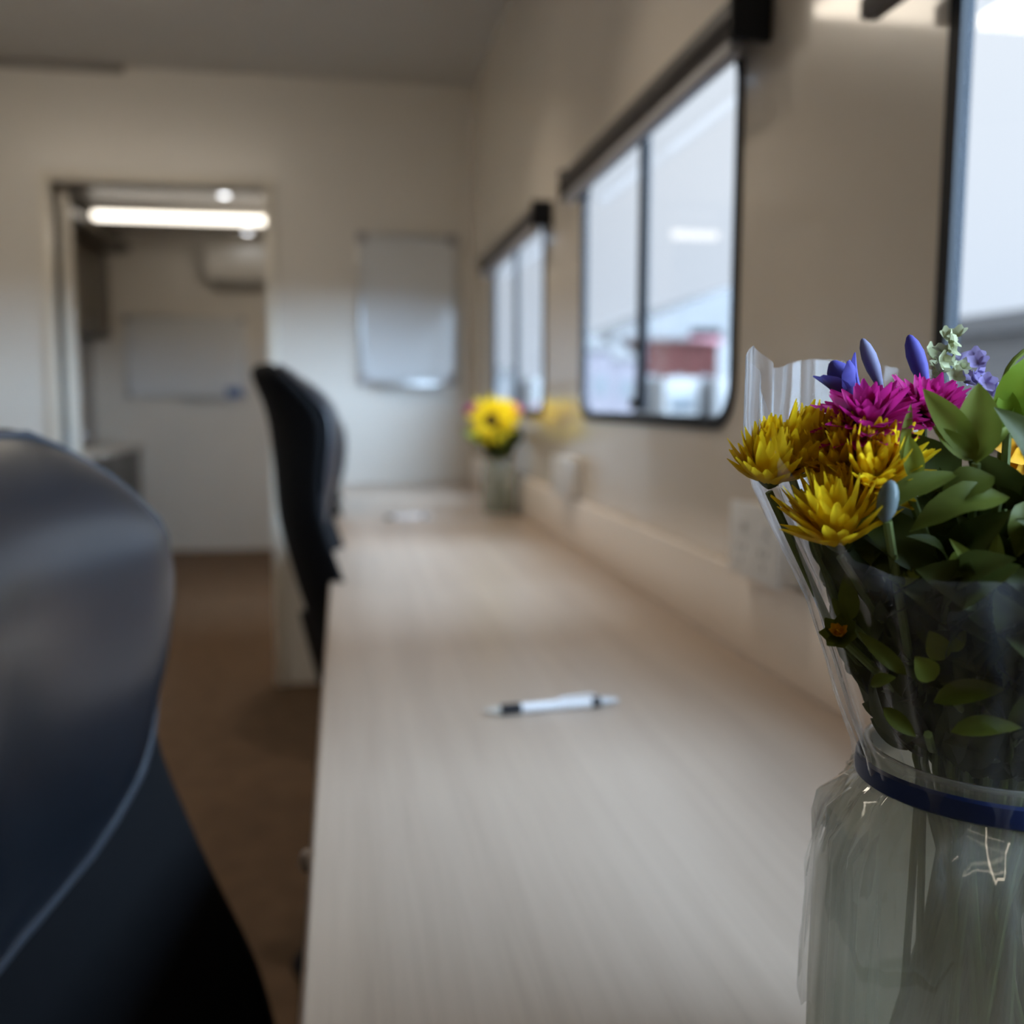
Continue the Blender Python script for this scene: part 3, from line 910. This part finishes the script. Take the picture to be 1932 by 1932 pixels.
CREAMY = 'bouquet flowers'
def flower(name, p, ax, bm, m, label, seed, cat='flower', eye=None, group=None, calyx=True, sc_=1.0, jar=(JX, JY, 1.005)):
    o = empty(name, p, label, cat, group)
    obj('bloom', bm, m, o, auto=False)
    bm = NB()
    pts = stem_path(Vector(p) - Vector(ax).normalized() * .004, jar[0], jar[1], jar[2], seed)
    tube(bm, pts, .0016 * sc_, 8)
    obj('stem', bm, 'stem', o)
    if calyx:
        bm = NB(); A, x, y = basis(ax)
        for k in range(7):
            a = 2 * PI * k / 7
            rad = x * math.cos(a) + y * math.sin(a)
            petal(bm, Vector(p) - A * .003, A * .35 + rad, A, .009 * sc_, .006 * sc_, .4, .5, 3, .1)
        obj('calyx', bm, 'leaf_m', o, auto=False)
    if eye:
        obj('eye', eye, 'brown', o)
    return o

MUM = [(30, 98, .92), (30, 82, 1.0), (28, 66, 1.02), (24, 50, 1.02), (18, 34, 1.0), (12, 18, .95), (5, 5, .9)]
CUP = [(26, 64, .92), (26, 52, 1.04), (22, 40, 1.12), (18, 28, 1.12), (13, 16, 1.08), (6, 5, 1.0)]
BALL = [(26, 84, .82), (26, 66, .96), (24, 50, 1.06), (20, 35, 1.10), (14, 21, 1.08), (7, 8, 1.05)]
def mum(p, ax, R_, lay, seed, label, wf=.30, curl=.25):
    flower('chrysanthemum', p, ax, bloom(p, ax, R_, lay, seed, wf, curl), 'yellow', label, seed + 10, group='yellow chrysanthemums')
mum((.1605, .350, 1.121), (-.10, -.25, 1), .0185, BALL, 1, 'small yellow chrysanthemum at the left edge of the bouquet', .33, .6)
mum((.1710, .350, 1.126), (.22, -.20, 1), .0185, BALL, 2, 'small yellow chrysanthemum second from the left edge of the bouquet', .33, .6)
mum((.1860, .346, 1.127), (-.32, -.50, .75), .0190, BALL, 3, 'large yellow chrysanthemum just left of the magenta flower', .30, .55)
mum((.1930, .334, 1.1235), (-.15, -.60, .70), .0200, MUM, 4, 'yellow chrysanthemum directly below the magenta flower', .30, .5)
mum((.1785, .328, 1.099), (-.20, -.12, 1), .0255, CUP, 5, 'lowest yellow chrysanthemum with spiky cupped petals', .23, .16)
MAG = [(22, 92, 1.0), (20, 76, 1.0), (18, 58, .92), (13, 38, .82), (8, 18, .72)]
flower('magenta_daisy', (.1930, .337, 1.1425), (-.25, -.42, .85), bloom((.1930, .337, 1.1425), (-.25, -.42, .85), .0195, MAG, 6, .30, .15), 'magenta',
       'magenta flower above the yellow chrysanthemums', 16, group='magenta flowers')
flower('magenta_daisy', (.2210, .344, 1.1465), (.0, -.42, .9), bloom((.2210, .344, 1.1465), (.0, -.42, .9), .0185, MAG, 7, .30, .15), 'magenta',
       'magenta flower behind the broad light green leaf', 17, group='magenta flowers')
def bud(tip, base, rad, m, label, seed, flare=False):
    tip = Vector(tip); base = Vector(base)
    ax = (tip - base).normalized()
    bm = NB(); L = (tip - base).length
    tube(bm, [base + ax * L * t for t in (0, .15, .4, .65, .85, .97, 1.0)], [rad * k for k in (.35, .6, .95, 1.0, .75, .35, .12)], 12)
    A, x, y = basis(ax)
    for k in range(5):
        a = 2 * PI * k / 5
        r_ = x * math.cos(a) + y * math.sin(a)
        petal(bm, base + r_ * rad * .5 + ax * L * .12, ax + r_ * (.35 if flare else .12), -r_, L * (.85 if flare else .8), rad * 1.7, .5, -.05 if flare else .12, 4, .15)
    return flower('iris_bud', tuple(base), tuple(ax), bm, m, label, seed, 'flower bud', group='upright buds of the bouquet', calyx=False, sc_=.8)
bud((.1880, .357, 1.1675), (.1995, .355, 1.149), .0052, 'indigo', 'indigo bud leaning left above the magenta flower', 21, True)
bud((.2055, .366, 1.177), (.2130, .363, 1.157), .0030, 'mauve', 'pale mauve bud between two larger buds', 22)
bud((.2240, .363, 1.1785), (.2310, .360, 1.157), .0036, 'indigo', 'slim dark bud standing tallest above the magenta flowers', 23)
def cluster(c, n, r, size, m, name, label, seed, cat='flower'):
    rnd = random.Random(seed)
    bm = NB()
    for k in range(n):
        q = Vector(c) + Vector((rnd.uniform(-1, 1) * r, rnd.uniform(-1, 1) * r, rnd.uniform(-1.2, 1.2) * r))
        ax, x, y = basis((rnd.uniform(-1, 1), rnd.uniform(-1, .3), rnd.uniform(0, 1)))
        for j in range(5):
            a = 2 * PI * j / 5
            petal(bm, q, x * math.cos(a) + y * math.sin(a) + ax * .5, ax, size, size * .8, .3, .1, 3, .3)
    return flower(name, tuple(Vector(c) - Vector((0, 0, r))), (0, 0, 1), bm, m, label, seed, cat, calyx=False)
cluster((.246, .370, 1.170), 16, .0075, .0052, 'cream', 'stock_flower', 'pale yellow green flower cluster at the top beside the nearest window', 31)
cluster((.256, .368, 1.163), 10, .007, .0050, 'lilac', 'statice_flower', 'small lilac flower cluster right of the pale cluster', 32)
eye = NB(); ellipsoid(eye, (.262, .329, 1.136), .009, .006, .009)
flower('sunflower', (.262, .334, 1.135), (-.05, -1, .15), bloom((.262, .334, 1.135), (-.05, -1, .15), .026, [(16, 85, 1), (14, 70, .9)], 8, .3, .1), 'orange',
       'orange sunflower at the right edge among the leaves', 33, eye=eye, group=None)
bm = NB(); ellipsoid(bm, (.1850, .308, 1.1175), .0037, .0036, .0075, Matrix.Rotation(.15, 3, 'Y'))
o = empty('eucalyptus_bud', (.1855, .309, 1.110), 'silvery green round bud right of the lowest yellow chrysanthemum', 'flower bud')
obj('bud', bm, 'silver', o)
bm = NB(); tube(bm, stem_path((.1855, .3085, 1.1105), JX, JY, 1.005, 34), .0017, 8); obj('stem', bm, 'stem', o)

# foliage
def sprig(leaves, stem, m, label, group=None, name='leafy_sprig', sr=.0016):
    o = empty(name, stem[0], label, 'foliage', group)
    bm = NB()
    for (b, t, W, nrm, bend, wave) in leaves:
        leaf_blade(bm, b, t, W, nrm, bend, .16, 8, wave)
    obj('leaves', bm, m, o, auto=False)
    bm = NB(); tube(bm, stem, sr, 7); obj('stem', bm, 'stem', o)
    return o
def stem_to_jar(p, seed): return stem_path(p, JX, JY, 1.005, seed)

CN = (-.45, -.85, .25)
UP = (-.3, -.55, .75)
sprig([((.221, .312, 1.130), (.2245, .318, 1.1585), .0150, CN, .05, 0), ((.221, .312, 1.131), (.2065, .324, 1.1565), .0105, CN, .08, 0),
       ((.2205, .313, 1.131), (.207, .318, 1.143), .0070, CN, .1, 0), ((.2215, .312, 1.131), (.236, .313, 1.145), .0035, CN, .1, 0)],
      stem_to_jar((.221, .312, 1.130), 41), 'leaf_l', 'light green sprig with broad leaf in front of the magenta flowers')
sprig([((.240, .322, 1.140), (.254, .318, 1.172), .022, CN, .08, .03), ((.240, .322, 1.140), (.262, .315, 1.150), .022, (-.2, -1, .2), .1, .03),
       ((.240, .322, 1.140), (.238, .322, 1.158), .009, CN, .1, 0)],
      stem_to_jar((.240, .322, 1.140), 42), 'leaf_b', 'bright yellow green leaves at the upper right edge of the bouquet')
sprig([((.195, .317, 1.131), (.2015, .323, 1.151), .0036, CN, .05, 0), ((.200, .315, 1.123), (.1975, .317, 1.140), .0070, CN, .1, 0)],
      stem_to_jar((.197, .316, 1.122), 43), 'leaf_l', 'narrow green blade standing before the yellow chrysanthemum')
sprig([((.213, .308, 1.127), (.177, .316, 1.105), .010, UP, .14, .06), ((.226, .300, 1.119), (.192, .305, 1.107), .014, UP, .16, .05),
       ((.230, .297, 1.118), (.226, .295, 1.099), .013, (-.2, -1, .3), .12, .05), ((.222, .303, 1.126), (.205, .308, 1.115), .014, UP, .15, .04)],
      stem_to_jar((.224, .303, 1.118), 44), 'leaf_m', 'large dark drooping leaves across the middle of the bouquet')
sprig([((.193, .3125, 1.086), (.2010, .306, 1.0935), .0055, UP, .1, 0), ((.219, .297, 1.088), (.2215, .299, 1.107), .0060, CN, .05, 0), ((.2185, .297, 1.089), (.2045, .301, 1.105), .0055, CN, .08, 0),
       ((.2185, .297, 1.087), (.2035, .303, 1.0885), .0035, UP, .1, 0), ((.213, .301, 1.100), (.206, .303, 1.092), .008, CN, .1, 0)],
      stem_to_jar((.218, .298, 1.086), 45), 'leaf_l', 'light green pointed leaves below the drooping dark leaves')
sprig([((.1835, .3265, 1.071), (.182, .329, 1.0885), .0075, CN, .05, 0), ((.1835, .3265, 1.070), (.178, .331, 1.079), .005, CN, .05, 0)],
      stem_to_jar((.1835, .3265, 1.070), 49), 'leaf_m', 'oval leaf standing against the left side of the cellophane')
sprig([((.2075, .305, 1.061), (.2020, .306, 1.0715), .0088, CN, .05, 0), ((.2040, .3045, 1.054), (.1970, .306, 1.0625), .0088, CN, .05, 0), ((.210, .304, 1.064), (.214, .303, 1.072), .0045, CN, .05, 0)],
      stem_to_jar((.209, .305, 1.050), 46), 'leaf_l', 'pair of small round pale green leaves low in the wrap')
sprig([((.203, .303, 1.0465), (.225, .295, 1.0525), .0100, UP, .08, 0), ((.209, .301, 1.036), (.231, .293, 1.039), .0085, UP, .08, 0), ((.1845, .313, 1.0505), (.1915, .308, 1.0545), .0058, UP, .08, 0),
       ((.196, .309, 1.055), (.182, .319, 1.069), .0060, CN, .08, 0), ((.190, .313, 1.042), (.199, .306, 1.033), .0060, CN, .08, 0), ((.224, .298, 1.058), (.232, .293, 1.073), .0065, CN, .08, 0)],
      stem_to_jar((.203, .305, 1.034), 47), 'leaf_m', 'lowest leafy sprig just above the blue band')
o = empty('tendril', (.243, .330, 1.150), 'thin curled green tendril at the top right of the bouquet', 'foliage')
bm = NB(); pts = []
for k in range(15):
    a = math.radians(200 - k * 14)
    pts.append((.262 + .021 * math.cos(a), .327, 1.158 + .016 * math.sin(a)))
tube(bm, pts, .0010, 7); obj('vine', bm, 'leaf_l', o)
bm = NB(); tube(bm, stem_to_jar((pts[0][0], pts[0][1], pts[0][2]), 48), .0012, 7); obj('stem', bm, 'stem', o)

# dense filler foliage
SLV = [(1.000, .0495), (1.012, .052), (1.022, .057), (1.075, .074), (1.095, .0845), (1.120, .0955), (1.140, .0985), (1.165, .0985), (1.190, .100)]
rnd = random.Random(77)
for k in range(66):
    a = (-3.25 + (k % 22) / 14 * 2.3 if k % 22 < 14 else -.95 + (k % 22 - 14) / 8 * 4.0) + rnd.uniform(-.10, .10)
    zt = (rnd.uniform(1.055, 1.092), rnd.uniform(1.080, 1.112), rnd.uniform(1.100, 1.130))[k // 22]
    rr = interp(SLV, zt) * ((rnd.uniform(.74, .84), rnd.uniform(.55, .78), rnd.uniform(.15, .5))[k // 22])
    tipp = Vector((JX + rr * math.cos(a), JY + rr * math.sin(a), zt))
    base = Vector((JX + rnd.uniform(-.02, .02), JY + rnd.uniform(-.02, .02), 1.006))
    lv = []
    pts = [tipp.lerp(base, t) + Vector((math.cos(a), math.sin(a), 0)) * .012 * math.sin(PI * t) for t in (0, .25, .5, .75, 1)]
    for j in range(11):
        t = j / 11 * .92
        b = tipp.lerp(base, t) + Vector((math.cos(a), math.sin(a), 0)) * .012 * math.sin(PI * t)
        aa = a + rnd.uniform(-1.7, 1.7)
        d = Vector((math.cos(aa), math.sin(aa), rnd.uniform(-.3, .8))).normalized() + (tipp - base).normalized() * .5
        L = rnd.uniform(.020, .038)
        e_ = b + d.normalized() * L
        rmax = interp(SLV, e_.z) * .90
        q = Vector((e_.x - JX, e_.y - JY, 0))
        if q.length > rmax:
            q *= rmax / q.length; e_ = Vector((JX + q.x, JY + q.y, e_.z))
        lv.append((b, e_, L * rnd.uniform(.36, .5), (math.cos(a) + rnd.uniform(-.5, .5), math.sin(a) + rnd.uniform(-.5, .5), rnd.uniform(.2, 1)), rnd.uniform(.05, .2), 0))
    bt = Vector((JX + rnd.uniform(-.035, .035), JY + rnd.uniform(-.035, .035), ZD + .02))
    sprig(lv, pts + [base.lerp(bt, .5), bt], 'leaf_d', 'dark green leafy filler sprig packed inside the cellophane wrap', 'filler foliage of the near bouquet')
for k in range(16):
    a = -3.3 + k / 16 * 3.4
    b = Vector((JX + .030 * math.cos(a), JY + .030 * math.sin(a), 1.008))
    lv = []
    for j in range(6):
        zt = rnd.uniform(1.016, 1.062); aa = a + rnd.uniform(-.5, .5)
        rr = interp(SLV, zt) * rnd.uniform(.70, .90)
        q0 = b + Vector((0, 0, rnd.uniform(0, .025)))
        e_ = Vector((JX + rr * math.cos(aa), JY + rr * math.sin(aa), zt))
        lv.append((q0, e_, rnd.uniform(.009, .014), (math.cos(aa), math.sin(aa), .6), .12, 0))
    bt = Vector((JX - .02 * math.cos(a), JY - .02 * math.sin(a), ZD + .02))
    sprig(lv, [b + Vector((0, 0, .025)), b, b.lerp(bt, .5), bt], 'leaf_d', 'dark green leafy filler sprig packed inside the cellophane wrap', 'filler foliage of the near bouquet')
for (p, l, sd) in (((.205, .322, 1.096), 'small orange yellow bloom peeking out under the lowest large chrysanthemum', 51), ((.1795, .3265, 1.066), 'tiny orange yellow bloom low on the left inside the wrap', 52)):
    flower('small_yellow_bloom', p, (-.5, -.6, .5), bloom(p, (-.5, -.6, .5), .0062, [(7, 40, 1), (5, 15, 1)], sd, .5), 'orange', l, sd)

# jar
def jar(cx, cy, label, r=.066, h=.182):
    s = r / .066; z0 = ZD
    o = empty('glass_jar', (cx, cy, z0), label, 'jar', 'ribbed glass jars of flowers')
    pr = [(.002, .004), (.050, .003), (.060, .004), (.0655, .012), (.066, .030), (.0665, .080), (.066, .125), (.0655, .145), (.061, .160), (.053, .170), (.0475, .174), (.0472, .186), (.0488, .190), (.0465, .191), (.045, .186), (.045, .176), (.051, .168), (.0585, .158), (.063, .144), (.0635, .080), (.063, .016), (.058, .009), (.002, .009)]
    bm = NB(); lathe(bm, [(a * s, z0 + b * h / .182) for a, b in pr], cx, cy, 120, rib=.0011 * s, nrib=30, ribz=(z0 + .02, z0 + .15 * h / .182))
    obj('glass', bm, 'jar', o, auto=False)
    bm = NB(); lathe(bm, [(.002, z0 + .0095), (.057 * s, z0 + .0095), (.0622 * s, z0 + .017), (.0626 * s, z0 + .062), (.002, z0 + .062)], cx, cy, 60)
    obj('water', bm, 'water', o)
    return o
jar(JX, JY, 'large ribbed glass jar holding the near wrapped bouquet')

def sleeve(cx, cy, label, s=1.0, z0=ZD, seed=5, detail=True):
    o = empty('cellophane_sleeve', (cx, cy, z0 + .179 * s), label, 'wrapping')
    rnd = random.Random(seed)
    N = 144
    ph = [rnd.uniform(0, 2 * PI) for _ in range(6)]
    def rad(a, z, r):
        t = min(1, max(0, (z - 1.0) / .19))
        f = .0016 * math.sin(13 * a + ph[0]) + .0012 * math.sin(29 * a + ph[1] + 20 * z) + .0030 * t * math.sin(5 * a + ph[2]) + .0020 * t * math.sin(9 * a + ph[3] + 30 * z)
        return r + f
    bm = NB(); rows = []
    zs = [.996, 1.003, 1.010, 1.017, 1.030, 1.045, 1.060, 1.075, 1.091, 1.107, 1.121, 1.135, 1.149, 1.163, 1.176]
    for j, z in enumerate(zs):
        row = []
        for k in range(N):
            a = 2 * PI * k / N
            zz = z
            if j >= len(zs) - 9:   # uneven top hem
                q = (j - (len(zs) - 10)) / 9
                dip = -.004 + .004 * math.sin(2 * a + .6) + .004 * math.sin(5 * a + ph[4])
                da = math.atan2(math.sin(a - 2.60), math.cos(a - 2.60))
                dip += .009 * math.exp(-(da / .16) ** 2)
                front = max(0, math.cos(a + 2.10))
                dip -= .080 * min(1, front * 1.3) ** 2
                zz = z + dip * q
            r = rad(a, zz, interp(SLV, zz))
            row.append(bm.verts.new((cx + s * r * math.cos(a), cy + s * r * math.sin(a), z0 + (zz - ZD) * s)))
        rows.append(row)
    for A, B in zip(rows, rows[1:]):
        for k in range(N):
            bm.faces.new((A[k], A[(k + 1) % N], B[(k + 1) % N], B[k]))
    obj('wrap', bm, 'film', o, auto=False)
    # gathered skirt below the band
    bm = NB(); rows = []
    zs = [.999, .993, .985, .976, .966, .954, .940, .925, .910]
    bR = [.0492, .0530, .0585, .0640, .0675, .0690, .0695, .0698, .0700]
    for j, (z, r) in enumerate(zip(zs, bR)):
        row = []
        t = j / (len(zs) - 1)
        for k in range(N):
            a = 2 * PI * k / N
            pl = math.sin(17 * a + ph[0] + 1.5 * math.sin(3 * a + 30 * t)) * math.sin(7 * a + ph[5])
            cr_ = (.0060 * pl + .0022 * math.sin(31 * a + 60 * t + ph[3]) * math.sin(11 * a + ph[2])) * math.sin(PI * min(1, t * 1.9 + .08)) if t < .52 else .0016 * pl
            hem = .010 * math.sin(4 * a + ph[1]) + .014 * math.sin(7 * a + ph[2]) - .01
            zz = z + hem * t * t
            rr = max(r + abs(cr_) * .8 + .5 * cr_, .0488 if j < 2 else r - .002)
            row.append(bm.verts.new((cx + s * rr * math.cos(a), cy + s * rr * math.sin(a), z0 + (zz - ZD) * s)))
        rows.append(row)
    for A, B in zip(rows, rows[1:]):
        for k in range(N):
            bm.faces.new((A[k], A[(k + 1) % N], B[(k + 1) % N], B[k]))
    obj('gathered_skirt', bm, 'tail', o, auto=False)
    return o
sleeve(JX, JY, 'clear cellophane sleeve flaring around the near bouquet')
# blue band
bm = NB()
N = 72; rows = []
for (r, dz) in ((.0500, -.0046), (.0514, -.0036), (.0518, 0), (.0514, .0036), (.0500, .0046), (.0492, 0)):
    rows.append([bm.verts.new((JX + r * math.cos(2 * PI * k / N), JY + r * math.sin(2 * PI * k / N), 1.002 + dz + .0008 * math.sin(4 * PI * k / N))) for k in range(N)])
for j in range(6):
    A, B = rows[j], rows[(j + 1) % 6]
    for k in range(N):
        bm.faces.new((A[k], A[(k + 1) % N], B[(k + 1) % N], B[k]))
tag(obj('rubber_band', bm, 'band'), 'dark blue rubber band around the neck of the near bouquet', 'rubber band')

# ------------------------------------------------------------------ far vase
VX, VY = .452, 2.85
jar(VX, VY, 'ribbed glass jar with sunflower at the far end of the desk', r=.050, h=.17)
FJ = (VX, VY, .998)
p = (.420, 2.80, 1.098); eye = NB(); ellipsoid(eye, (.4185, 2.784, 1.101), .021, .012, .019)
flower('sunflower', p, (-.12, -1, .12), bloom(p, (-.12, -1, .12), .072, [(18, 84, 1), (16, 70, .95), (12, 52, .8)], 61, .26, .12), 'yellow', 'yellow sunflower with dark eye in the far vase', 61, eye=eye, sc_=1.6, jar=FJ)
p = (.462, 2.84, 1.108)
flower('yellow_mum', p, (.15, -.7, .7), bloom(p, (.15, -.7, .7), .050, MUM, 62, .3), 'yellow', 'second yellow flower behind the sunflower in the far vase', 62, sc_=1.4, jar=FJ)
p = (.490, 2.85, 1.125)
flower('magenta_daisy', p, (.1, -.4, .8), bloom(p, (.1, -.4, .8), .032, MAG, 63, .4), 'magenta', 'magenta flower on the window side of the far vase', 63, sc_=1.2, jar=FJ)
p = (.378, 2.86, 1.122)
flower('magenta_daisy', p, (-.3, -.4, .8), bloom(p, (-.3, -.4, .8), .028, MAG, 64, .4), 'magenta', 'magenta flower on the whiteboard side of the far vase', 64, sc_=1.2, jar=FJ)
rnd = random.Random(9)
for k in range(9):
    a = 2 * PI * k / 9 + .3
    rr = min(.075, .050 + .03 * rnd.random())
    tp = Vector((VX + rr * math.cos(a) * .8, VY + rr * math.sin(a), rnd.uniform(1.03, 1.09)))
    bs = Vector((VX + .01 * math.cos(a), VY + .01 * math.sin(a), 1.0))
    lv = []
    for j in range(6):
        b = tp.lerp(bs, j / 6)
        aa = a + rnd.uniform(-1.2, 1.2)
        e_ = b + Vector((math.cos(aa) * .030, math.sin(aa) * .035, rnd.uniform(-.01, .03)))
        e_.x = min(e_.x, WX - .01)
        lv.append((b, e_, .024, (-.2, -1, .4), .1, 0))
    bt = Vector((VX - .02 * math.cos(a), VY - .02 * math.sin(a), ZD + .015))
    sprig(lv, [tp, tp.lerp(bs, .5), bs, bt], 'leaf_d', 'dark leafy sprig under the sunflower in the far vase', 'foliage of the far vase', sr=.0022)
sprig([((.415, 2.80, 1.045), (.335, 2.78, 1.066), .040, (-.2, -1, .5), .08, 0), ((.418, 2.80, 1.05), (.350, 2.80, 1.045), .030, (-.2, -1, .5), .08, 0)],
      stem_path((.417, 2.80, 1.045), VX, VY, .998, 71), 'leaf_l', 'broad green leaf sticking out left of the far vase', sr=.002)
# dark wrap around the neck of the far jar
bm = NB(); lathe(bm, [(.034, .990), (.044, .992), (.043, 1.005), (.050, 1.022), (.062, 1.045), (.066, 1.060)], VX, VY, 60)
for v in bm.verts:
    a = math.atan2(v.co.y - VY, v.co.x - VX); t = (v.co.z - .99) / .07
    v.co.z += .008 * t * math.sin(5 * a)
tag(obj('paper_collar', bm, MT['leaf_d'], solid=.001, auto=False), 'dark green paper collar around the flowers of the far vase', 'wrapping')
